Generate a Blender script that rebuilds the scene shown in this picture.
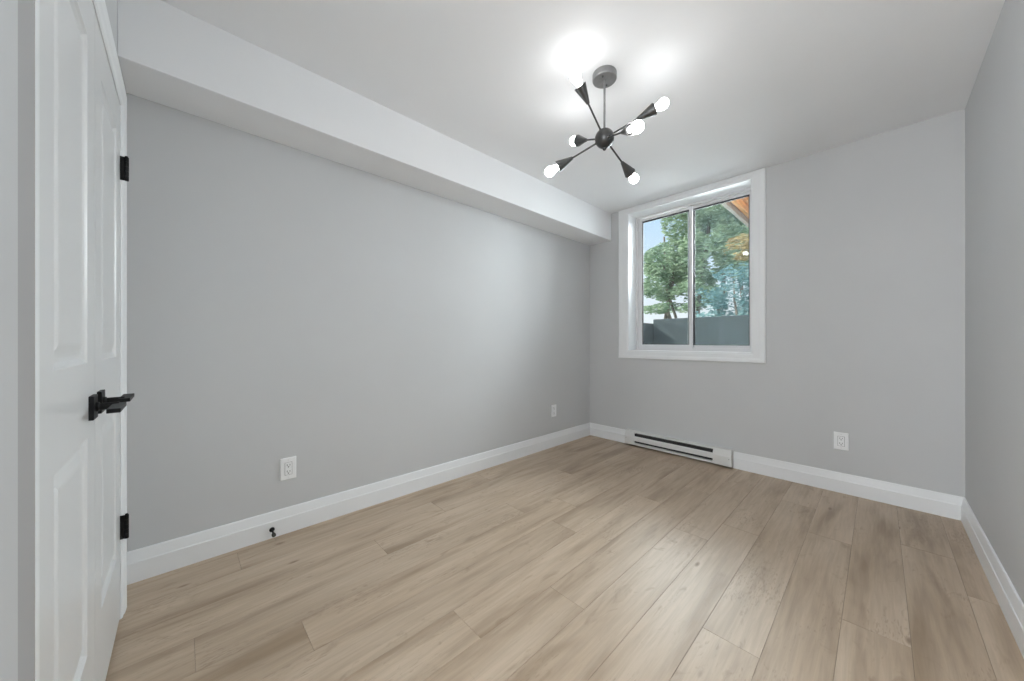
import bpy, bmesh, math, random
from mathutils import Vector, Matrix, noise

for o in list(bpy.data.objects):
    bpy.data.objects.remove(o, do_unlink=True)
SC = bpy.context.scene
C = SC.collection
PI = math.pi
random.seed(7)

# ------------------------------------------------------------------ camera
EYE = 1.07
cam_d = bpy.data.cameras.new('camera')
cam_d.sensor_fit = 'HORIZONTAL'
cam_d.sensor_width = 36.0
cam_d.lens = 36.0 * 347.88 / 1024.0
cam_d.shift_y = (341.27 - 340.5) / 1024.0
cam_d.clip_start = 0.02
cam = bpy.data.objects.new('camera', cam_d)
C.objects.link(cam)
cam.location = (0, 0, EYE)
cam.rotation_euler = (PI / 2, 0, math.radians(46.575))
SC.camera = cam

# ------------------------------------------------------------------ exposure, world, daylight
SC.view_settings.view_transform = 'Standard'
SC.view_settings.look = 'None'
SC.view_settings.exposure = 0.16
SC.view_settings.gamma = 1.0
SC.view_settings.use_curve_mapping = False
SC.cycles.use_denoising = True
SC.cycles.max_bounces = 14
SC.cycles.diffuse_bounces = 8
SC.cycles.transparent_max_bounces = 24
SC.cycles.sample_clamp_indirect = 6.0

W = bpy.data.worlds.new('sky')
SC.world = W
W.use_nodes = True
wn = W.node_tree
bg = wn.nodes['Background']
tc = wn.nodes.new('ShaderNodeTexCoord')
sx = wn.nodes.new('ShaderNodeSeparateXYZ')
rp = wn.nodes.new('ShaderNodeValToRGB')
wn.links.new(tc.outputs['Generated'], sx.inputs[0])
wn.links.new(sx.outputs['Z'], rp.inputs[0])
wn.links.new(rp.outputs[0], bg.inputs['Color'])
rp.color_ramp.elements[0].position = 0.0
rp.color_ramp.elements[0].color = (1.0, 1.0, 1.0, 1)
rp.color_ramp.elements[1].position = 0.32
rp.color_ramp.elements[1].color = (0.58, 0.78, 1.0, 1)
bg.inputs['Strength'].default_value = 1.0

BULB_STRENGTH = 20.0


def area_light(name, loc, direction, sx_, sy_, power, color, spread=180):
    l = bpy.data.lights.new(name, 'AREA')
    l.shape = 'RECTANGLE'
    l.size = sx_
    l.size_y = sy_
    l.energy = power
    l.color = color
    l.spread = math.radians(spread)
    o = bpy.data.objects.new(name, l)
    C.objects.link(o)
    o.location = loc
    o.rotation_euler = Vector(direction).to_track_quat('-Z', 'Y').to_euler()
    return o


sun_d = bpy.data.lights.new('sun', 'SUN')
sun_d.energy = 6.0
sun_d.angle = math.radians(3)
sun_d.color = (1.0, 0.95, 0.86)
sun = bpy.data.objects.new('sun', sun_d)
C.objects.link(sun)
sun.rotation_euler = Vector((0.65, 0.55, -0.55)).to_track_quat('-Z', 'Y').to_euler()

# open sky in front of the window, and unseen fill lamps added in the hall
area_light('sky_over_garden', (-1.15, 4.7, 2.25), (0, -1, -0.25), 3.0, 0.9, 106, (0.92, 0.968, 1.0), 120)
area_light('sky_beside_deck', (0.5, 4.6, 1.9), (-0.9, -1, 0), 1.4, 1.4, 62, (0.92, 0.968, 1.0), 120)
area_light('hall_fill', (-0.15, -1.9, 1.35), (0.05, 1, 0), 0.8, 1.9, 20, (0.945, 0.978, 1.0))
area_light('hall_side_fill', (-0.98, -1.75, 1.35), (0.5, 1, 0), 0.6, 1.7, 135, (0.945, 0.978, 1.0))

# ------------------------------------------------------------------ room dimensions
XL, XR, YB, ZC = -2.286, 0.351, 3.389, 2.458
YF = -0.182           # face of the closet wall
YH = -2.1             # far end of the entry hall
BX, BZ = -2.009, 2.166   # bulkhead edge
OX0, OX1, OZ0, OZ1 = -1.814, -0.715, 0.966, 2.408    # window opening

# ------------------------------------------------------------------ materials


def nodes_of(name):
    m = bpy.data.materials.new(name)
    m.use_nodes = True
    nt = m.node_tree
    return m, nt, nt.nodes['Principled BSDF']


def pmat(name, col, rough=0.5, metal=0.0, var=0.03, vscale=6.0, bump=0.0, bscale=200.0, spec=0.5, stretch=None):
    m, nt, b = nodes_of(name)
    t = nt.nodes.new('ShaderNodeTexCoord')
    n = nt.nodes.new('ShaderNodeTexNoise')
    n.inputs['Scale'].default_value = vscale
    n.inputs['Detail'].default_value = 4
    src = t.outputs['Object']
    if stretch:
        mp = nt.nodes.new('ShaderNodeMapping')
        mp.inputs['Scale'].default_value = stretch
        nt.links.new(src, mp.inputs[0])
        src = mp.outputs[0]
    nt.links.new(src, n.inputs['Vector'])
    r = nt.nodes.new('ShaderNodeValToRGB')
    r.color_ramp.elements[0].position = 0.3
    r.color_ramp.elements[1].position = 0.7
    r.color_ramp.elements[0].color = (*[max(0, c * (1 - var)) for c in col], 1)
    r.color_ramp.elements[1].color = (*[min(1, c * (1 + var)) for c in col], 1)
    nt.links.new(n.outputs['Fac'], r.inputs[0])
    nt.links.new(r.outputs[0], b.inputs['Base Color'])
    b.inputs['Roughness'].default_value = rough
    b.inputs['Metallic'].default_value = metal
    b.inputs['Specular IOR Level'].default_value = spec
    if bump:
        n2 = nt.nodes.new('ShaderNodeTexNoise')
        n2.inputs['Scale'].default_value = bscale
        n2.inputs['Detail'].default_value = 3
        nt.links.new(src, n2.inputs['Vector'])
        bp = nt.nodes.new('ShaderNodeBump')
        bp.inputs['Strength'].default_value = bump
        bp.inputs['Distance'].default_value = 0.002
        nt.links.new(n2.outputs['Fac'], bp.inputs['Height'])
        nt.links.new(bp.outputs[0], b.inputs['Normal'])
    return m


M = {}
M['wall'] = pmat('grey_wall_paint', (0.592, 0.600, 0.608), 0.55, var=0.012, vscale=2.5, bump=0.06, bscale=260, spec=0.35)
M['entry_wall'] = pmat('entry_paint_shaded', (0.22, 0.225, 0.225), 0.6, var=0.012, vscale=2.5, spec=0.2)  # grey wall darkened in its colour to offset the hall fill
M['entry_edge'] = pmat('entry_corner_painted_shade', (0.160, 0.160, 0.158), 0.6, var=0.012, vscale=2.5, spec=0.2)  # shade on the corner strip, put into the colour
M['ceiling'] = pmat('white_ceiling_paint', (0.855, 0.865, 0.88), 0.8, var=0.01, vscale=2, bump=0.05, bscale=220, spec=0.2)
M['trim'] = pmat('white_trim_paint', (0.83, 0.845, 0.86), 0.32, var=0.01, vscale=3)
M['door'] = pmat('white_door_paint', (0.68, 0.685, 0.69), 0.30, var=0.01, vscale=3)
M['vinyl'] = pmat('white_window_vinyl', (0.76, 0.76, 0.77), 0.35, var=0.01)
M['gasket'] = pmat('black_window_gasket', (0.03, 0.03, 0.032), 0.6)
M['black'] = pmat('matte_black_metal', (0.004, 0.004, 0.0045), 0.45, var=0.1, spec=0.25)
M['bronze'] = pmat('dark_gunmetal', (0.10, 0.10, 0.10), 0.32, metal=0.75, var=0.12, vscale=30)
M['canopy'] = pmat('grey_gunmetal', (0.27, 0.27, 0.27), 0.36, metal=0.6, var=0.1, vscale=30)
M['socket'] = pmat('white_lamp_socket', (0.7, 0.7, 0.68), 0.4)
M['plate'] = pmat('white_plastic', (0.88, 0.89, 0.90), 0.3, var=0.01)
M['slot'] = pmat('dark_slot', (0.04, 0.04, 0.04), 0.6)
M['heater'] = pmat('white_heater_enamel', (0.72, 0.72, 0.71), 0.35, var=0.015)
M['fin'] = pmat('dark_heater_fins', (0.05, 0.05, 0.052), 0.5, metal=0.4)
M['rubber'] = pmat('black_rubber', (0.015, 0.015, 0.015), 0.7)
M['concrete'] = pmat('weathered_concrete', (0.036, 0.050, 0.055), 0.9, var=0.35, vscale=1.6, bump=0.4, bscale=30)
M['soil'] = pmat('pale_gravel', (0.36, 0.34, 0.31), 0.95, var=0.3, vscale=5, bump=0.6, bscale=20)
M['bark'] = pmat('tree_bark', (0.20, 0.18, 0.15), 0.9, var=0.4, vscale=14, bump=0.6, bscale=40, stretch=(1, 1, 0.25))
M['cedar'] = pmat('orange_cedar', (0.72, 0.34, 0.10), 0.6, var=0.3, vscale=5, stretch=(6, 0.6, 6))
M['white_beam'] = pmat('weathered_white_beam', (0.62, 0.56, 0.48), 0.6, var=0.1)


def leaf_mat(name, c0, c1):
    m, nt, b = nodes_of(name)
    t = nt.nodes.new('ShaderNodeTexCoord')
    n = nt.nodes.new('ShaderNodeTexNoise')
    n.inputs['Scale'].default_value = 3.5
    n.inputs['Detail'].default_value = 5
    nt.links.new(t.outputs['Object'], n.inputs['Vector'])
    r = nt.nodes.new('ShaderNodeValToRGB')
    r.color_ramp.elements[0].position = 0.35
    r.color_ramp.elements[1].position = 0.65
    r.color_ramp.elements[0].color = (*c0, 1)
    r.color_ramp.elements[1].color = (*c1, 1)
    nt.links.new(n.outputs['Fac'], r.inputs[0])
    nt.links.new(r.outputs[0], b.inputs['Base Color'])
    b.inputs['Roughness'].default_value = 0.5
    tr = nt.nodes.new('ShaderNodeBsdfTranslucent')
    nt.links.new(r.outputs[0], tr.inputs['Color'])
    mx = nt.nodes.new('ShaderNodeMixShader')
    mx.inputs[0].default_value = 0.35
    out = nt.nodes['Material Output']
    nt.links.new(b.outputs[0], mx.inputs[1])
    nt.links.new(tr.outputs[0], mx.inputs[2])
    nt.links.new(mx.outputs[0], out.inputs['Surface'])
    return m


M['leaf'] = leaf_mat('green_leaves', (0.22, 0.34, 0.22), (0.44, 0.56, 0.38))
M['leaf_blue'] = leaf_mat('blue_green_leaves', (0.12, 0.27, 0.28), (0.32, 0.52, 0.53))
M['leaf_gold'] = leaf_mat('golden_leaves', (0.40, 0.30, 0.12), (0.62, 0.50, 0.24))

# glass: clear sheet with a weak mirror
m, nt, b = nodes_of('window_glass')
nt.nodes.remove(b)
tb = nt.nodes.new('ShaderNodeBsdfTransparent')
tb.inputs['Color'].default_value = (0.93, 0.96, 0.96, 1)
gl = nt.nodes.new('ShaderNodeBsdfGlossy')
gl.inputs['Roughness'].default_value = 0.0
fr = nt.nodes.new('ShaderNodeFresnel')
fr.inputs['IOR'].default_value = 1.45
mx = nt.nodes.new('ShaderNodeMixShader')
nt.links.new(fr.outputs[0], mx.inputs[0])
nt.links.new(tb.outputs[0], mx.inputs[1])
nt.links.new(gl.outputs[0], mx.inputs[2])
nt.links.new(mx.outputs[0], nt.nodes['Material Output'].inputs['Surface'])
M['glass'] = m

# insect screen mesh on one pane
m, nt, b = nodes_of('insect_screen')
b.inputs['Base Color'].default_value = (0.22, 0.30, 0.33, 1)
b.inputs['Roughness'].default_value = 0.6
tb = nt.nodes.new('ShaderNodeBsdfTransparent')
mx = nt.nodes.new('ShaderNodeMixShader')
mx.inputs[0].default_value = 0.07
nt.links.new(tb.outputs[0], mx.inputs[1])
nt.links.new(b.outputs[0], mx.inputs[2])
nt.links.new(mx.outputs[0], nt.nodes['Material Output'].inputs['Surface'])
M['screen'] = m

# lit bulb
m, nt, b = nodes_of('lit_bulb_glass')
b.inputs['Base Color'].default_value = (0.9, 0.9, 0.88, 1)
b.inputs['Roughness'].default_value = 0.2
b.inputs['Emission Color'].default_value = (0.99, 0.99, 0.985, 1)
b.inputs['Emission Strength'].default_value = BULB_STRENGTH
M['bulb'] = m


def make_wood():
    m, nt, b = nodes_of('light_oak_planks')
    N = nt.nodes.new
    L = nt.links.new
    at = N('ShaderNodeAttribute')
    at.attribute_name = 'plank'
    sep = N('ShaderNodeSeparateColor')
    L(at.outputs['Color'], sep.inputs[0])
    tc = N('ShaderNodeTexCoord')
    # shift the grain per plank
    off = N('ShaderNodeVectorMath')
    off.operation = 'MULTIPLY_ADD'
    L(at.outputs['Color'], off.inputs[0])
    off.inputs[1].default_value = (0.0, 17.0, 31.0)
    L(tc.outputs['Object'], off.inputs[2])

    def noise_(scale, detail, rough, mapsc, dist=0.0):
        mp = N('ShaderNodeMapping')
        mp.inputs['Scale'].default_value = mapsc
        L(off.outputs[0], mp.inputs[0])
        n = N('ShaderNodeTexNoise')
        n.inputs['Scale'].default_value = scale
        n.inputs['Detail'].default_value = detail
        n.inputs['Roughness'].default_value = rough
        n.inputs['Distortion'].default_value = dist
        L(mp.outputs[0], n.inputs['Vector'])
        return n
    broad = noise_(1.0, 3, 0.55, (9, 1.3, 1), 0.4)
    fine = noise_(1.0, 5, 0.65, (70, 3.5, 1), 0.6)
    blotch = noise_(1.0, 4, 0.6, (14, 5.0, 1), 1.2)
    r1 = N('ShaderNodeValToRGB')
    e = r1.color_ramp.elements
    e[0].position = 0.30
    e[0].color = (0.345, 0.255, 0.175, 1)
    e[1].position = 0.66
    e[1].color = (0.545, 0.435, 0.328, 1)
    k = e.new(0.47)
    k.color = (0.472, 0.366, 0.267, 1)
    L(broad.outputs['Fac'], r1.inputs[0])
    # fine grain
    rf = N('ShaderNodeMapRange')
    rf.inputs['From Min'].default_value = 0.35
    rf.inputs['From Max'].default_value = 0.65
    rf.inputs['To Min'].default_value = 0.90
    rf.inputs['To Max'].default_value = 1.06
    L(fine.outputs['Fac'], rf.inputs['Value'])
    mul = N('ShaderNodeMixRGB')
    mul.blend_type = 'MULTIPLY'
    mul.inputs[0].default_value = 1.0
    L(r1.outputs[0], mul.inputs[1])
    L(rf.outputs[0], mul.inputs[2])
    # darker heartwood blotches
    rb = N('ShaderNodeValToRGB')
    rb.color_ramp.elements[0].position = 0.60
    rb.color_ramp.elements[0].color = (0, 0, 0, 1)
    rb.color_ramp.elements[1].position = 0.78
    rb.color_ramp.elements[1].color = (0.75, 0.75, 0.75, 1)
    L(blotch.outputs['Fac'], rb.inputs[0])
    mb = N('ShaderNodeMixRGB')
    mb.blend_type = 'MIX'
    L(rb.outputs[0], mb.inputs[0])
    L(mul.outputs[0], mb.inputs[1])
    mb.inputs[2].default_value = (0.300, 0.218, 0.148, 1)
    # short dark pores gathered in patches
    dash = noise_(1.0, 2, 0.5, (150, 30, 1), 0.5)
    patch = noise_(1.0, 2, 0.5, (6, 2.2, 7), 0.3)
    pm = N('ShaderNodeMath')
    pm.operation = 'MULTIPLY'
    L(dash.outputs['Fac'], pm.inputs[0])
    L(patch.outputs['Fac'], pm.inputs[1])
    rd = N('ShaderNodeValToRGB')
    rd.color_ramp.elements[0].position = 0.345
    rd.color_ramp.elements[0].color = (0, 0, 0, 1)
    rd.color_ramp.elements[1].position = 0.42
    rd.color_ramp.elements[1].color = (0.38, 0.38, 0.38, 1)
    L(pm.outputs[0], rd.inputs[0])
    md = N('ShaderNodeMixRGB')
    L(rd.outputs[0], md.inputs[0])
    L(mb.outputs[0], md.inputs[1])
    md.inputs[2].default_value = (0.26, 0.18, 0.125, 1)
    # knots
    mp = N('ShaderNodeMapping')
    mp.inputs['Scale'].default_value = (6.5, 2.3, 1)
    L(off.outputs[0], mp.inputs[0])
    vo = N('ShaderNodeTexVoronoi')
    vo.inputs['Scale'].default_value = 1.0
    L(mp.outputs[0], vo.inputs['Vector'])
    rk = N('ShaderNodeValToRGB')
    rk.color_ramp.elements[0].position = 0.02
    rk.color_ramp.elements[0].color = (0.80, 0.80, 0.80, 1)
    rk.color_ramp.elements[1].position = 0.07
    rk.color_ramp.elements[1].color = (0, 0, 0, 1)
    L(vo.outputs['Distance'], rk.inputs[0])
    mk = N('ShaderNodeMixRGB')
    L(rk.outputs[0], mk.inputs[0])
    L(md.outputs[0], mk.inputs[1])
    mk.inputs[2].default_value = (0.20, 0.13, 0.085, 1)
    # per plank tone
    rt = N('ShaderNodeMapRange')
    rt.inputs['To Min'].default_value = 0.97
    rt.inputs['To Max'].default_value = 1.03
    L(sep.outputs[0], rt.inputs['Value'])
    mt = N('ShaderNodeMixRGB')
    mt.blend_type = 'MULTIPLY'
    mt.inputs[0].default_value = 1.0
    L(mk.outputs[0], mt.inputs[1])
    L(rt.outputs[0], mt.inputs[2])
    L(mt.outputs[0], b.inputs['Base Color'])
    b.inputs['Roughness'].default_value = 0.42
    b.inputs['Specular IOR Level'].default_value = 0.42
    bp = N('ShaderNodeBump')
    bp.inputs['Strength'].default_value = 0.12
    bp.inputs['Distance'].default_value = 0.001
    L(fine.outputs['Fac'], bp.inputs['Height'])
    L(bp.outputs[0], b.inputs['Normal'])
    return m


M['wood'] = make_wood()
M['groove'] = pmat('plank_groove', (0.16, 0.12, 0.09), 0.8)

# ------------------------------------------------------------------ mesh helpers


def obj(name, bm, mat, parent=None, loc=None, smooth=False, bevel=0.0, mats=None):
    me = bpy.data.meshes.new(name)
    bmesh.ops.remove_doubles(bm, verts=bm.verts, dist=1e-6)
    bmesh.ops.recalc_face_normals(bm, faces=bm.faces)
    bm.to_mesh(me)
    bm.free()
    for mm in (mats or [mat]):
        me.materials.append(mm)
    o = bpy.data.objects.new(name, me)
    C.objects.link(o)
    if smooth:
        for p in me.polygons:
            p.use_smooth = True
    if bevel:
        md = o.modifiers.new('bevel', 'BEVEL')
        md.width = bevel
        md.segments = 2
        md.limit_method = 'ANGLE'
        md.angle_limit = math.radians(40)
    if loc is not None:
        o.location = loc
    if parent is not None:
        o.parent = parent
    return o


def empty(name, loc=(0, 0, 0), rot=(0, 0, 0)):
    o = bpy.data.objects.new(name, None)
    C.objects.link(o)
    o.location = loc
    o.rotation_euler = rot
    o.empty_display_size = 0.05
    return o


def tag(o, label=None, cat=None, group=None, kind=None):
    if label:
        o['label'] = label
    if cat:
        o['category'] = cat
    if group:
        o['group'] = group
    if kind:
        o['kind'] = kind
    return o


def struct(o):
    o['kind'] = 'structure'
    return o


def box(bm, x0, x1, y0, y1, z0, z1):
    v = [bm.verts.new((x, y, z)) for z in (z0, z1) for y in (y0, y1) for x in (x0, x1)]
    for f in ((0, 2, 3, 1), (4, 5, 7, 6), (0, 1, 5, 4), (2, 6, 7, 3), (0, 4, 6, 2), (1, 3, 7, 5)):
        bm.faces.new([v[i] for i in f])
    return bm


def NB():
    return bmesh.new()


def bx(*a):
    return box(NB(), *a)


def lathe(bm, prof, seg=32, mat=None, close=False):
    """prof: list of (radius, height) spun about Z, mapped by mat"""
    mat = mat or Matrix()
    rings = []
    for r, z in prof:
        if r < 1e-6:
            rings.append([bm.verts.new(mat @ Vector((0, 0, z)))])
        else:
            rings.append([bm.verts.new(mat @ Vector((r * math.cos(2 * PI * k / seg), r * math.sin(2 * PI * k / seg), z))) for k in range(seg)])
    prs = list(zip(rings[:-1], rings[1:]))
    if close:
        prs.append((rings[-1], rings[0]))
    for a, b_ in prs:
        for k in range(seg):
            k2 = (k + 1) % seg
            if len(a) == 1 and len(b_) == 1:
                continue
            if len(a) == 1:
                bm.faces.new((a[0], b_[k], b_[k2]))
            elif len(b_) == 1:
                bm.faces.new((a[k], b_[0], a[k2]))
            else:
                bm.faces.new((a[k], b_[k], b_[k2], a[k2]))
    return bm


def align(direction, origin=(0, 0, 0)):
    return Matrix.Translation(origin) @ Vector(direction).to_track_quat('Z', 'Y').to_matrix().to_4x4()


def tube(bm, pts, radii, seg=8):
    pts = [Vector(p) for p in pts]
    rings = []
    for i, p in enumerate(pts):
        d = (pts[min(i + 1, len(pts) - 1)] - pts[max(i - 1, 0)]).normalized()
        q = d.to_track_quat('Z', 'Y')
        rings.append([bm.verts.new(p + q @ Vector((radii[i] * math.cos(2 * PI * k / seg), radii[i] * math.sin(2 * PI * k / seg), 0))) for k in range(seg)])
    for a, b_ in zip(rings[:-1], rings[1:]):
        for k in range(seg):
            k2 = (k + 1) % seg
            bm.faces.new((a[k], a[k2], b_[k2], b_[k]))
    bm.faces.new(rings[0][::-1])
    bm.faces.new(rings[-1])
    return bm


def frame_sweep(bm, x0, x1, z0, z1, prof, to3d, closed=True):
    """mitred moulding round a rectangle. prof: closed list of (outward offset, height). to3d(x,z,h)."""
    def corner(cx, cz, sx_, sz):
        return [bm.verts.new(to3d(cx + sx_ * o_, cz + sz * o_, h)) for o_, h in prof]
    if closed:
        cs = [corner(x0, z0, -1, -1), corner(x1, z0, 1, -1), corner(x1, z1, 1, 1), corner(x0, z1, -1, 1)]
        pairs = [(0, 1), (1, 2), (2, 3), (3, 0)]
    else:   # inverted U standing on the floor
        cs = [[bm.verts.new(to3d(x0 - o_, z0, h)) for o_, h in prof], corner(x0, z1, -1, 1), corner(x1, z1, 1, 1), [bm.verts.new(to3d(x1 + o_, z0, h)) for o_, h in prof]]
        pairs = [(0, 1), (1, 2), (2, 3)]
        bm.faces.new(cs[0])
        bm.faces.new(cs[3][::-1])
    n = len(prof)
    for a, b_ in pairs:
        for k in range(n):
            k2 = (k + 1) % n
            bm.faces.new((cs[a][k], cs[a][k2], cs[b_][k2], cs[b_][k]))
    return bm


def sweep_line(bm, p0, p1, out, prof):
    """extrude profile (distance along 'out', height z) from p0 to p1"""
    p0, p1, out = Vector(p0), Vector(p1), Vector(out)
    a = [bm.verts.new(p0 + out * d + Vector((0, 0, z))) for d, z in prof]
    b_ = [bm.verts.new(p1 + out * d + Vector((0, 0, z))) for d, z in prof]
    n = len(prof)
    for k in range(n):
        k2 = (k + 1) % n
        bm.faces.new((a[k], a[k2], b_[k2], b_[k]))
    bm.faces.new(a[::-1])
    bm.faces.new(b_)
    return bm


# ------------------------------------------------------------------ floor: planks laid along the room
T = 0.12


def build_floor():
    w, L0 = 0.1775, 1.52
    known = {-4: 1.163, -1: 1.412, -7: 0.33, -5: 0.78, 1: 1.845, -9: 0.749, -2: 2.30, -3: 2.05, -6: 1.60, -8: 1.55, 0: 2.55, 2: 2.75, 3: 2.4, -10: 1.2, -11: 0.2}
    bm = NB()
    lay = bm.loops.layers.color.new('plank')
    g = 0.0003
    x_seam = -0.278
    rnd = random.Random(3)
    y0, y1 = YH - 0.05, YB
    for k in range(-12, 5):
        xa, xb = x_seam + k * w, x_seam + (k + 1) * w
        xa, xb = max(xa, XL), min(xb, XR)
        if xb - xa < 0.002:
            continue
        j = known.get(k, rnd.random() * L0)
        ys = [j + n * L0 for n in range(-4, 5)]
        ys = [y0] + [y for y in ys if y0 + 0.02 < y < y1 - 0.02] + [y1]
        for ya, yb in zip(ys[:-1], ys[1:]):
            r1, r2, r3 = rnd.random(), rnd.random(), rnd.random()
            b = 0.0006   # micro-bevel
            vs = []
            for (ix, z) in ((0.0, -0.0012), (b, 0.0)):
                vs.append([bm.verts.new((x, y, z)) for x, y in ((xa + g + ix, ya + g + ix), (xb - g - ix, ya + g + ix), (xb - g - ix, yb - g - ix), (xa + g + ix, yb - g - ix))])
            fs = [bm.faces.new(vs[1])]
            for q in range(4):
                q2 = (q + 1) % 4
                fs.append(bm.faces.new((vs[0][q], vs[0][q2], vs[1][q2], vs[1][q])))
            for f in fs:
                for lp in f.loops:
                    lp[lay] = (r1, r2, r3, 1)
    # subfloor under the planks shows in the grooves
    n0 = len(bm.faces)
    box(bm, XL, XR, y0, y1, -T, -0.0012)
    bm.faces.ensure_lookup_table()
    for f in bm.faces[n0:]:
        f.material_index = 1
    me = bpy.data.meshes.new('floor')
    bmesh.ops.recalc_face_normals(bm, faces=bm.faces)
    bm.to_mesh(me)
    bm.free()
    me.materials.append(M['wood'])
    me.materials.append(M['groove'])
    o = bpy.data.objects.new('floor', me)
    C.objects.link(o)
    return struct(o)


build_floor()

# ------------------------------------------------------------------ shell
struct(obj('ceiling', bx(XL, XR, YH - 0.05, YB, ZC, ZC + T), M['ceiling']))
struct(obj('wall_left', bx(XL - T, XL, YH, YB + 0.3, -T, ZC + T), M['wall']))
struct(obj('wall_right', bx(XR, XR + T, YH, YB + 0.3, -T, ZC + T), M['wall']))
bm = NB()
WT = 0.30
box(bm, XL, OX0, YB, YB + WT, -T, ZC + T)
box(bm, OX1, XR, YB, YB + WT, -T, ZC + T)
box(bm, OX0, OX1, YB, YB + WT, -T, OZ0)
box(bm, OX0, OX1, YB, YB + WT, OZ1, ZC + T)
struct(obj('wall_back', bm, M['wall']))
# bulkhead boxed in along the left wall
struct(obj('ceiling_bulkhead', bx(XL, BX, YF, YB, BZ, ZC), M['ceiling'], bevel=0.003))
# closet wall with its double-door opening
DX0, DXM, DX1, DZ = -2.004, -1.480, -0.948, 1.975
bm = NB()
box(bm, XL, DX0 - 0.012, YF - 0.11, YF, -T, ZC)
box(bm, DX0 - 0.012, DX1 + 0.012, YF - 0.11, YF, DZ + 0.012, ZC)
box(bm, DX1 + 0.012, -0.70, YF - 0.11, YF, -T, ZC)
struct(obj('wall_front', bm, M['wall']))
# short wall return at the entry, nearest the camera
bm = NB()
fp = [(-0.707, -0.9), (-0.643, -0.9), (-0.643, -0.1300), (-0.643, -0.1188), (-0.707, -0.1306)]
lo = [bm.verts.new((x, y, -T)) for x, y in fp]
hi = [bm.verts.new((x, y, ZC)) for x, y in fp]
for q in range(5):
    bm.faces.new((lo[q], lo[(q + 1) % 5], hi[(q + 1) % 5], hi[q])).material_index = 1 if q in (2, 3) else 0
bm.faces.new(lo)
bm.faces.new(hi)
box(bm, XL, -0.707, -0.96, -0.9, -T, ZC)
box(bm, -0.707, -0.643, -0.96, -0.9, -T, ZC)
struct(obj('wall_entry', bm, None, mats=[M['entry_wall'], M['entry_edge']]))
struct(obj('wall_hall', bx(XL, XR, YH - 0.12, YH, -T, ZC), M['wall']))

# ------------------------------------------------------------------ baseboards
BB = [(0.0, 0.0), (0.017, 0.0), (0.017, 0.086), (0.0162, 0.089), (0.0140, 0.091), (0.0070, 0.134), (0.0045, 0.1385), (0.0, 0.139)]
struct(obj('baseboard_left', sweep_line(NB(), (XL, YF, 0), (XL, YB, 0), (1, 0, 0), BB), M['trim']))
HX0, HX1 = -1.815, -0.852
bm = NB()
sweep_line(bm, (XL, YB, 0), (HX0 - 0.004, YB, 0), (0, -1, 0), BB)
sweep_line(bm, (HX1 + 0.004, YB, 0), (XR, YB, 0), (0, -1, 0), BB)
struct(obj('baseboard_back', bm, M['trim']))
struct(obj('baseboard_right', sweep_line(NB(), (XR, YH, 0), (XR, YB, 0), (-1, 0, 0), BB), M['trim']))

# ------------------------------------------------------------------ closet double door
YD = -0.175     # face of the leaves
# casing round the opening
cp = [(0.004, -0.005), (0.004, 0.009), (0.010, 0.013), (0.030, 0.014), (0.040, 0.017), (0.078, 0.019), (0.086, 0.015), (0.086, -0.005)]
bm = frame_sweep(NB(), DX0, DX1, 0.0, DZ, cp, lambda x, z, h: Vector((x, YF + h, z)), closed=False)
jb = 0.012
box(bm, DX0 - jb, DX0 - 0.001, YF - 0.11, YF + 0.002, 0, DZ + jb)
box(bm, DX1 + 0.001, DX1 + jb, YF - 0.11, YF + 0.002, 0, DZ + jb)
box(bm, DX0 - 0.001, DX1 + 0.001, YF - 0.11, YF + 0.002, DZ + 0.003, DZ + jb)
struct(obj('trim_1', bm, M['trim']))


def leaf(bm, x0, x1, z0, z1, panels, yf, th=0.035):
    xs = sorted({x0, x1, *[p[0] for p in panels], *[p[1] for p in panels]})
    zs = sorted({z0, z1, *[p[2] for p in panels], *[p[3] for p in panels]})
    P = lambda x, z, d=0.0: bm.verts.new((x, yf + d, z))
    for xa, xb in zip(xs[:-1], xs[1:]):
        for za, zb in zip(zs[:-1], zs[1:]):
            cx, cz = (xa + xb) / 2, (za + zb) / 2
            if any(p[0] < cx < p[1] and p[2] < cz < p[3] for p in panels):
                continue
            bm.faces.new((P(xa, za), P(xb, za), P(xb, zb), P(xa, zb)))
    steps = [(0.0, 0.0), (0.004, -0.004), (0.013, -0.009), (0.020, -0.0095), (0.028, -0.008), (0.045, -0.003), (0.052, -0.002)]
    for p in panels:
        prev = None
        for s, d in steps:
            ring = [P(p[0] + s, p[2] + s, d), P(p[1] - s, p[2] + s, d), P(p[1] - s, p[3] - s, d), P(p[0] + s, p[3] - s, d)]
            if prev:
                for q in range(4):
                    bm.faces.new((prev[q], prev[(q + 1) % 4], ring[(q + 1) % 4], ring[q]))
            prev = ring
        bm.faces.new(prev)
    # edges and back
    a = [P(x0, z0), P(x1, z0), P(x1, z1), P(x0, z1)]
    c = [P(x0, z0, -th), P(x1, z0, -th), P(x1, z1, -th), P(x0, z1, -th)]
    for q in range(4):
        bm.faces.new((a[q], a[(q + 1) % 4], c[(q + 1) % 4], c[q]))
    bm.faces.new(c)
    return bm


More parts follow.
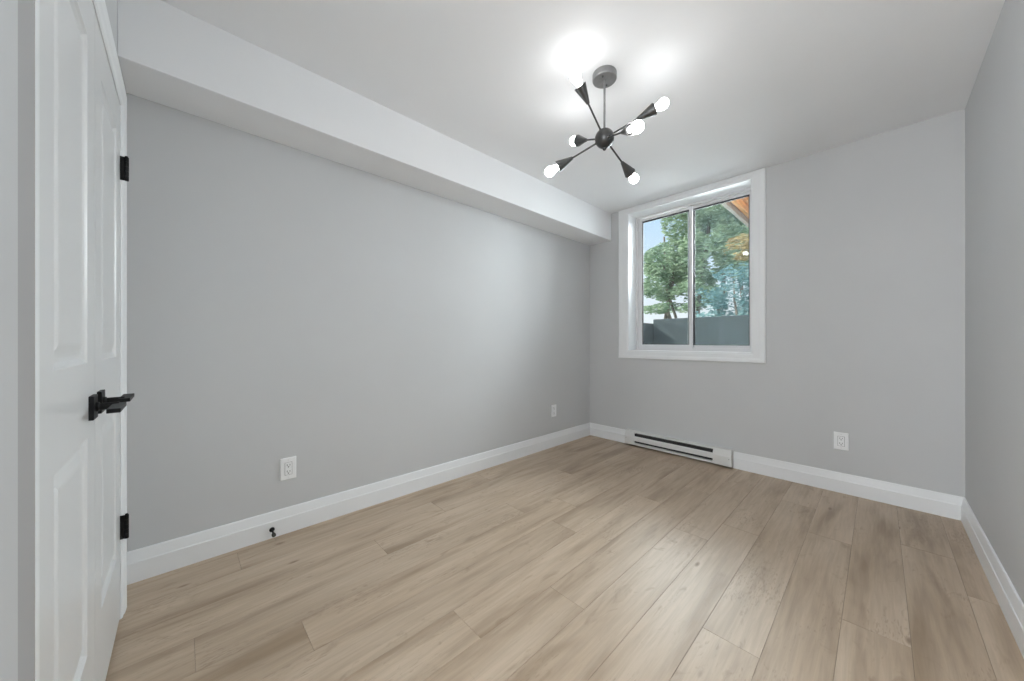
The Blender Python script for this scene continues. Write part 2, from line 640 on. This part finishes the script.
def door(name, x0, x1, hinge_x, px, lever_dir, rose_x, label):
    r = empty(name, (hinge_x, YD, 0))
    inv = Matrix.Translation((-hinge_x, -YD, 0))

    def part(n, bm, m, parent=r, **k):
        bmesh.ops.transform(bm, matrix=inv, verts=bm.verts)
        return obj(n, bm, m, parent, **k)
    part('door_leaf', leaf(NB(), x0, x1, 0.012, DZ, [(px[0], px[1], 0.275, 0.825), (px[0], px[1], 1.015, 1.845)], YD), M['door'])
    for hz in (1.737, 0.353):
        bm = NB()
        s = 1 if hinge_x < -1.5 else -1
        hx = hinge_x - s * 0.002
        yk = YD + 0.017
        for q in range(5):
            za = hz - 0.0455 + q * 0.0183
            lathe(bm, [(0, za), (0.0058, za), (0.0065, za + 0.001), (0.0065, za + 0.0165), (0.0058, za + 0.0175), (0, za + 0.0175)], 14, Matrix.Translation((hx, yk, 0)))
        lathe(bm, [(0, 0.0455), (0.0045, 0.0455), (0.0045, 0.049), (0.0, 0.051)], 12, Matrix.Translation((hx, yk, hz)))
        # leaf plates folded into the gap
        box(bm, hx - 0.0012, hx + 0.0012, YD - 0.028, yk, hz - 0.0455, hz + 0.0455)
        h = part('hinge', bm, M['black'])
        h['label'] = 'matte black butt hinge'
    hd = empty('door_handle', (rose_x - hinge_x, 0, 0.897))
    hd.parent = r
    hd['label'] = 'matte black square lever handle'
    obj('rose', bx(-0.031, 0.031, -0.001, 0.009, -0.031, 0.031), M['black'], hd, bevel=0.0015)
    bm = NB()
    lathe(bm, [(0, 0.008), (0.0125, 0.008), (0.0125, 0.014), (0.0095, 0.016), (0.0095, 0.050), (0, 0.050)], 20, align((0, 1, 0)))
    obj('spindle', bm, M['black'], hd)
    bm = NB()
    xa, xb = sorted((-0.016 * lever_dir, 0.112 * lever_dir))
    box(bm, xa, xb, 0.038, 0.062, -0.0055, 0.0055)
    obj('lever', bm, M['black'], hd, bevel=0.0012)
    struct(r)
    r['label'] = label
    return r


door('door_1', DXM + 0.0015, DX1 - 0.0025, DX1, (-1.375, -1.060), 1, -1.420, 'white panelled closet door leaf nearest the wall return, lever towards the camera')
door('door_2', DX0 + 0.0025, DXM - 0.0015, DX0, (-1.905, -1.585), -1, -1.540, 'white panelled closet door leaf hinged beside the long grey wall')

# ------------------------------------------------------------------ window
win = empty('window_1', ((OX0 + OX1) / 2, YB, OZ0))
winv = Matrix.Translation((-(OX0 + OX1) / 2, -YB, -OZ0))


def wpart(n, bm, m, parent=win, **k):
    bmesh.ops.transform(bm, matrix=winv, verts=bm.verts)
    return obj(n, bm, m, parent, **k)


cw, ct = 0.098, ZC - OZ1 - 0.002
bm = NB()
prof = [(0.0, 0.0), (0.0, 0.011), (0.006, 0.014), (0.050, 0.015), (0.060, 0.018), (cw - 0.008, 0.020), (cw, 0.016), (cw, 0.0)]
profs = {'l': prof}


def casing_corner(cx, cz, sxn, szn, kx, kz):
    return [bm.verts.new((cx + sxn * o_ * kx, YB - h, cz + szn * o_ * kz)) for o_, h in prof]


kr = 0.090 / cw
kb = 0.072 / cw
kt = ct / cw
cs = [casing_corner(OX0, OZ0, -1, -1, 1, kb), casing_corner(OX1, OZ0, 1, -1, kr, kb), casing_corner(OX1, OZ1, 1, 1, kr, kt), casing_corner(OX0, OZ1, -1, 1, 1, kt)]
for a_, b_ in ((0, 1), (1, 2), (2, 3), (3, 0)):
    for k in range(len(prof)):
        k2 = (k + 1) % len(prof)
        bm.faces.new((cs[a_][k], cs[a_][k2], cs[b_][k2], cs[b_][k]))
wpart('casing', bm, M['trim'])
# jamb lining
D = 0.170
bm = NB()
jt = 0.010
frame_sweep(bm, OX0 + jt, OX1 - jt, OZ0 + jt, OZ1 - jt, [(0, 0.008), (0, -D - 0.06), (jt, -D - 0.06), (jt, 0.008)], lambda x, z, h: Vector((x, YB - h, z)))
wpart('jamb_lining', bm, M['trim'])
IX0, IX1, IZ0, IZ1 = OX0 + jt, OX1 - jt, OZ0 + jt, OZ1 - jt
FW = 0.030
# main vinyl frame
bm = NB()
to = lambda x, z, h: Vector((x, YB + D + h, z))
frame_sweep(bm, IX0 + FW, IX1 - FW, IZ0 + FW, IZ1 - 0.016, [(0, 0.0), (0, 0.085), (FW, 0.085), (FW, -0.012), (FW * 0.5, -0.012), (FW * 0.5, 0.0)], to)
wpart('window_frame', bm, M['vinyl'])
XM = -1.262      # meeting stile centre


def sash(name, x0, x1, z0, z1, yo, sw, gk=0.007):
    bm = NB()
    t2 = lambda x, z, h: Vector((x, YB + D + yo + h, z))
    frame_sweep(bm, x0 + sw[0], x1 - sw[0], z0 + sw[0], z1 - sw[0], [(0, 0.004), (0, 0.024), (sw[0], 0.024), (sw[0], 0.0), (0.004, 0.0)], t2)
    s = wpart(name, bm, M['vinyl'])
    sinv = s
    gx0, gx1, gz0, gz1 = x0 + sw[0], x1 - sw[0], z0 + sw[0], z1 - sw[0]
    bm = NB()
    frame_sweep(bm, gx0 + gk, gx1 - 0.007, gz0 + 0.004, gz1 - 0.014, [(0, 0.006), (0, 0.020), (0.014, 0.020), (0.014, 0.006)], t2)
    if gk > 0.02:
        box(bm, gx0, gx0 + gk - 0.012, YB + D + yo + 0.006, YB + D + yo + 0.020, gz0, gz1)
    wpart('gasket', bm, M['gasket'], s)
    bm = NB()
    box(bm, gx0, gx1, YB + D + yo + 0.011, YB + D + yo + 0.014, gz0, gz1)
    wpart('glass_pane', bm, M['glass'], s)
    return s


sash('sliding_sash', IX0 + FW, XM + 0.022, IZ0 + FW, IZ1 - 0.020, 0.006, (0.030,))
sash('fixed_sash', XM - 0.030, IX1 - FW, IZ0 + FW, IZ1 - 0.016, 0.036, (0.026,), 0.036)
# insect screen outside the right pane
bm = NB()
wpart('insect_screen', bx(XM + 0.02, IX1 - FW, YB + D + 0.074, YB + D + 0.075, IZ0 + FW, IZ1 - 0.016), M['screen'])
struct(win)

# ------------------------------------------------------------------ chandelier
SP = Vector((-0.982, 1.591, 2.123))
ch = empty('sputnik_chandelier', (SP.x, SP.y, ZC))
tag(ch, 'black six-arm starburst chandelier with bare bulbs hanging from ceiling', 'chandelier')
dz = SP.z - ZC
bm = lathe(NB(), [(0, 0.0), (0.060, 0.0), (0.061, -0.002), (0.061, -0.029), (0.0585, -0.0335), (0.010, -0.0345), (0.0, -0.0345)], 48)
can = obj('canopy', bm, M['canopy'], ch, smooth=False)
for s in (-1, 1):
    bm = lathe(NB(), [(0, -0.033), (0.0045, -0.033), (0.0045, -0.037), (0.003, -0.040), (0, -0.040)], 14, Matrix.Translation((s * 0.010, -s * 0.034, 0)))
    obj('screw', bm, M['bronze'], can)
obj('stem', lathe(NB(), [(0, -0.033), (0.0085, -0.033), (0.0085, -0.043), (0.0055, -0.047), (0.0055, dz + 0.045), (0.010, dz + 0.042), (0.012, dz + 0.032), (0, dz + 0.03)], 20), M['canopy'], ch)
hub = [(0.0490 * math.sin(a), 0.0490 * math.cos(a)) for a in [PI * k / 20 for k in range(21)]]
bm = lathe(NB(), [(max(r, 0), z + dz) for r, z in hub], 36)
lathe(bm, [(0, dz - 0.046), (0.009, dz - 0.046), (0.010, dz - 0.055), (0.006, dz - 0.061), (0, dz - 0.062)], 20)
obj('hub', bm, M['bronze'], ch, smooth=True)
arms = [(-0.075, -0.700, 0.710), (0.747, 0.502, 0.435), (0.808, -0.463, -0.365), (-0.845, 0.312, 0.435), (-0.78, -0.43, -0.40), (0.038, 0.926, -0.376)]
for d in arms:
    d = Vector(d).normalized()
    A = align(d, (0, 0, dz))
    bm = lathe(NB(), [(0, 0.035), (0.0085, 0.035), (0.0085, 0.048), (0.0045, 0.051), (0.0045, 0.190), (0, 0.190)], 16, A)
    arm = obj('arm', bm, M['bronze'], ch)
    # open cone cup
    bm = lathe(NB(), [(0.0, 0.180), (0.0085, 0.180), (0.0095, 0.186), (0.0300, 0.266), (0.0308, 0.2675), (0.0290, 0.2675), (0.0085, 0.194), (0.0, 0.194)], 32, A)
    cup = obj('lamp_cup', bm, M['bronze'], arm, smooth=False)
    for p in cup.data.polygons:
        p.use_smooth = len(p.vertices) == 4
    bm = lathe(NB(), [(0, 0.194), (0.0085, 0.196), (0.0150, 0.238), (0.0150, 0.252), (0, 0.252)], 20, A)
    obj('socket', bm, M['socket'], arm)
    prof_b = [(0, 0.250), (0.0125, 0.252), (0.0130, 0.266), (0.0150, 0.277), (0.0195, 0.291)]
    prof_b += [(0.0265 * math.cos(t), 0.315 + 0.0285 * math.sin(t)) for t in [(-0.60 + k * (PI / 2 + 0.60) / 12) for k in range(12)]] + [(0, 0.3435)]
    bm = lathe(NB(), prof_b, 28, A)
    bl = obj('bulb', bm, M['bulb'], arm, smooth=True)
    bl['label'] = 'lit white globe bulb'

# ------------------------------------------------------------------ electric baseboard heater
HY = YB - 0.062
ht = empty('baseboard_heater', ((HX0 + HX1) / 2, YB, 0.016))
tag(ht, 'low white electric baseboard heater on back wall below the window', 'heater')
hinv = Matrix.Translation((-(HX0 + HX1) / 2, -YB, -0.016))


def hpart(n, bm, m, parent=ht, **k):
    bmesh.ops.transform(bm, matrix=hinv, verts=bm.verts)
    return obj(n, bm, m, parent, **k)


Z0, Z1 = 0.016, 0.150
ex0, ex1 = HX0 + 0.098, HX1 - 0.140
# back pan with top and floor lip
bm = sweep_line(NB(), (HX0 + 0.01, YB, 0), (HX1 - 0.01, YB, 0), (0, -1, 0), [(0.0, Z0), (0.060, Z0), (0.062, Z0 + 0.002), (0.062, Z0 + 0.020), (0.060, Z0 + 0.020), (0.059, Z0 + 0.004), (0.004, Z0 + 0.004), (0.004, Z1 - 0.003), (0.044, Z1 - 0.003), (0.050, Z1 - 0.013), (0.052, Z1 - 0.012), (0.046, Z1), (0.0, Z1)])
hpart('back_pan', bm, M['heater'])
# front cover between the two slots
bm = sweep_line(NB(), (HX0 + 0.01, YB, 0), (HX1 - 0.01, YB, 0), (0, -1, 0), [(0.0615, Z0 + 0.043), (0.0635, Z0 + 0.043), (0.0635, Z0 + 0.076), (0.057, Z0 + 0.090), (0.055, Z0 + 0.090), (0.0615, Z0 + 0.076)])
hpart('front_cover', bm, M['heater'])
# finned element inside
bm = NB()
box(bm, ex0 + 0.004, ex1 - 0.004, YB - 0.048, YB - 0.010, Z0 + 0.024, Z1 - 0.022)
hpart('heating_fins', bm, M['fin'])
for nm, xa, xb in (('end_cap', HX0, ex0), ('end_cap', ex1, HX1)):
    bm = sweep_line(NB(), (xa, YB, 0), (xb, YB, 0), (0, -1, 0), [(0, Z0), (0.063, Z0), (0.0645, Z0 + 0.002), (0.0645, Z0 + 0.080), (0.047, Z1 + 0.001), (0, Z1 + 0.001)])
    # cover plate with a shadow gap
    e = hpart(nm, bm, M['heater'], bevel=0.0015)
    bm = NB()
    xs = xb - 0.016 if xa > -1.5 else xa + 0.016
    lathe(bm, [(0, 0.0), (0.0035, 0.0), (0.003, 0.0016), (0, 0.002)], 12, align((0, -1, 0), (xs, YB - 0.0645, Z0 + 0.062)))
    hpart('screw', bm, M['canopy'], e)

# ------------------------------------------------------------------ wall outlets


def outlet(name, loc, rotz, label, decora_only=False):
    r = empty(name, loc, (0, 0, rotz))
    tag(r, label, 'outlet', 'white wall outlets')
    # local: X across, -Y out of wall, Z up
    w, h = 0.0385, 0.0605
    bm = NB()
    prof_ = [(-w, -h, 0.0), (w, -h, 0.0), (w, h, 0.0), (-w, h, 0.0)]
    rings = []
    for ins, d in ((0, 0.0), (0, 0.0035), (0.0015, 0.0055), (0.004, 0.0062)):
        rings.append([bm.verts.new((sx_ * (w - ins), -d, sz * (h - ins))) for sx_, sz in ((-1, -1), (1, -1), (1, 1), (-1, 1))])
    for a_, b2 in zip(rings[:-1], rings[1:]):
        for q in range(4):
            bm.faces.new((a_[q], a_[(q + 1) % 4], b2[(q + 1) % 4], b2[q]))
    bm.faces.new(rings[0])
    # opening for the receptacle body is a shallow sunk line
    bm.faces.new(rings[-1])
    obj('cover_plate', bm, M['plate'], r)
    bm = box(NB(), -0.0180, 0.0180, -0.0064, -0.005, -0.0350, 0.0350)
    obj('shadow_gap', bm, M['slot'], r)
    rec = obj('receptacle', box(NB(), -0.0168, 0.0168, -0.0082, -0.004, -0.0338, 0.0338), M['plate'], r, bevel=0.001)
    bm = NB()
    for zc in (0.0175, -0.0175):
        box(bm, -0.0078, -0.0054, -0.0085, -0.007, zc - 0.002, zc + 0.0085)
        box(bm, 0.0054, 0.0078, -0.0085, -0.007, zc - 0.001, zc + 0.0075)
        lathe(bm, [(0, 0.007), (0.0030, 0.007), (0.0030, 0.0085), (0, 0.0085)], 12, align((0, -1, 0), (0, 0, zc - 0.0075)))
    obj('slots', bm, M['slot'], rec)
    for zc in (0.0475, -0.0475):
        bm = lathe(NB(), [(0, 0.0058), (0.0028, 0.0058), (0.0024, 0.0072), (0, 0.0075)], 12, align((0, -1, 0), (0, 0, zc)))
        obj('screw', bm, M['heater'], r)
    return r


outlet('wall_outlet', (XL, 0.431, 0.356), PI / 2, 'white wall outlet on long left wall, the one nearer the closet door')
outlet('wall_outlet.001', (XL, 2.748, 0.362), PI / 2, 'white wall outlet on left wall close to the far corner')
outlet('wall_outlet.002', (-0.187, YB, 0.363), 0.0, 'white wall outlet on back wall, right of the heater')

# ------------------------------------------------------------------ door stop on the left baseboard
ds = empty('door_stop', (XL + 0.016, 0.352, 0.047))
tag(ds, 'small black door stop fixed to the left baseboard below the outlet', 'door stop')
sd = Vector((1, 0.02, -0.22)).normalized()
A = align(sd)
obj('base_flange', lathe(NB(), [(0, -0.002), (0.0125, 0.0), (0.0125, 0.004), (0.009, 0.008), (0, 0.009)], 24, align((1, 0, 0))), M['black'], ds)
obj('rod', lathe(NB(), [(0, 0.004), (0.0048, 0.004), (0.0048, 0.044), (0, 0.044)], 16, A), M['black'], ds)
obj('rubber_tip', lathe(NB(), [(0, 0.041), (0.0088, 0.042), (0.0095, 0.046), (0.0092, 0.056), (0.0065, 0.059), (0, 0.0595)], 20, A), M['rubber'], ds)

# ------------------------------------------------------------------ outside the window
GZ = 0.55
struct(obj('ground', bx(-14, 10, YB + WT, 26, GZ - 0.3, GZ), M['soil']))
# retaining wall with a return on its left
bm = NB()
box(bm, -2.28, 3.0, 5.0, 5.22, GZ, 1.39)
box(bm, -2.50, -2.28, 4.3, 5.22, GZ, 1.33)
rw = obj('retaining_wall', bm, M['concrete'], bevel=0.01)
tag(rw, 'dark blue-grey concrete retaining wall low outside the window', 'wall')
# wooden deck overhead on the right
dk = empty('wooden_deck', (-0.2, 4.9, 2.7))
tag(dk, 'orange cedar deck soffit with pale rim beam, seen at top right of window', 'deck')
bm = NB()
for k in range(15):
    x0 = -1.28 + k * 0.145
    box(bm, x0, x0 + 0.138, YB + WT - 0.0, 6.3, 2.80, 2.835)
bmesh.ops.translate(bm, verts=bm.verts, vec=(0.2, -4.9, -2.7))
obj('boards', bm, M['cedar'], dk)
for x in (-1.19, -0.80, -0.40, 0.0, 0.4, 0.8):
    bm = bx(x, x + 0.042, YB + WT, 6.3, 2.70, 2.80)
    bmesh.ops.translate(bm, verts=bm.verts, vec=(0.2, -4.9, -2.7))
    obj('joist', bm, M['cedar'], dk)
bm = bx(-1.31, -1.27, YB + WT, 6.3, 2.72, 2.80)
bmesh.ops.translate(bm, verts=bm.verts, vec=(0.2, -4.9, -2.7))
obj('rim_beam', bm, M['white_beam'], dk)


def leaves(bm, blobs, n, size, rnd):
    tot = sum(b[3] * b[4] * b[5] for b in blobs)
    for (cx, cy, cz, rx, ry, rz) in blobs:
        for _ in range(int(n * rx * ry * rz / tot)):
            while True:
                v = Vector((rnd.uniform(-1, 1), rnd.uniform(-1, 1), rnd.uniform(-1, 1)))
                if 0.05 < v.length < 1:
                    break
            v = v * (v.length ** -0.35)
            p = Vector((cx + v.x * rx, cy + v.y * ry, cz + v.z * rz))
            if noise.noise(p * 3.1) < -0.14:
                continue
            s = size * rnd.uniform(0.6, 1.3)
            q = Vector((rnd.gauss(0, 1), rnd.gauss(0, 1), rnd.gauss(0, 1) + 0.4)).to_track_quat('Z', 'Y')
            pts = [(-s, 0, 0), (-0.2 * s, 0.38 * s, 0.05 * s), (s, 0, -0.05 * s), (-0.2 * s, -0.38 * s, 0.05 * s)]
            bm.faces.new([bm.verts.new(p + q @ Vector(t)) for t in pts])


def tree(name, base, trunks, blobs, n, size, mat, label, cat, seed):
    rnd = random.Random(seed)
    r = empty(name, base)
    tag(r, label, cat)
    b0 = Vector(base)
    bm = NB()
    for pts, r0 in trunks:
        tube(bm, [Vector(p) - b0 for p in pts], [r0 * (1 - 0.6 * i / (len(pts) - 1)) for i in range(len(pts))], 8)
    obj('trunk', bm, M['bark'], r, smooth=True)
    bm = NB()
    leaves(bm, [(b[0] - b0.x, b[1] - b0.y, b[2] - b0.z, *b[3:]) for b in blobs], n, size, rnd)
    me = bpy.data.meshes.new('foliage')
    bm.to_mesh(me)
    bm.free()
    me.materials.append(mat)
    f = bpy.data.objects.new('foliage', me)
    C.objects.link(f)
    f.parent = r
    return r


# large leafy tree: stems rise behind the wall, crown fills the upper panes
def stem(x, y, top, lean, r0, seed):
    rnd = random.Random(seed)
    pts = [(x, y, GZ - 0.05)]
    for k in range(1, 6):
        t = k / 5
        pts.append((x + lean * t + rnd.uniform(-.05, .05), y + rnd.uniform(-.1, .1), GZ + (top - GZ) * t))
    return pts, r0


tree('garden_tree', (-2.7, 8.4, GZ),
     [stem(-3.7, 8.4, 3.0, 0.4, 0.06, 1), stem(-3.3, 8.45, 3.6, -0.3, 0.055, 2), stem(-2.95, 8.35, 4.2, 0.5, 0.07, 3), stem(-2.4, 8.4, 4.4, 0.3, 0.06, 4), stem(-3.05, 8.5, 3.4, -0.7, 0.045, 9), stem(-1.9, 8.4, 4.0, -0.2, 0.05, 11)],
     [(-2.15, 8.4, 4.4, 1.15, 0.8, 1.2), (-3.15, 8.4, 4.0, 0.45, 0.5, 0.75), (-3.35, 8.4, 2.95, 0.75, 0.6, 0.5), (-2.6, 8.4, 2.95, 0.8, 0.6, 0.65), (-1.8, 8.4, 3.1, 0.7, 0.6, 0.8), (-3.6, 8.4, 2.40, 0.5, 0.5, 0.38), (-2.8, 8.4, 2.2, 0.6, 0.5, 0.32), (-3.4, 8.4, 1.85, 0.8, 0.4, 0.14)],
     70000, 0.05, M['leaf'], 'tall green leafy tree with thin stems filling the upper window panes', 'tree', 21)
tree('golden_shrub', (-1.45, 6.95, GZ),
     [stem(-1.45, 6.95, 2.7, -0.05, 0.035, 5)],
     [(-1.55, 6.95, 2.68, 0.36, 0.22, 0.22), (-1.25, 6.95, 2.55, 0.3, 0.22, 0.2)],
     1500, 0.05, M['leaf_gold'], 'golden yellow leafy shrub at the right edge of the right pane', 'shrub', 22)
tree('blue_green_shrub', (-1.5, 6.2, GZ),
     [stem(-1.85, 6.2, 1.9, 0.1, 0.03, 6), stem(-1.5, 6.2, 2.0, 0.0, 0.03, 7), stem(-1.1, 6.2, 2.0, 0.1, 0.03, 8)],
     [(-1.88, 6.2, 1.72, 0.24, 0.22, 0.48), (-1.5, 6.2, 1.80, 0.38, 0.25, 0.50), (-1.1, 6.2, 1.75, 0.35, 0.25, 0.45)],
     5200, 0.035, M['leaf_blue'], 'blue-green leafy shrub above retaining wall in the right pane', 'shrub', 23)
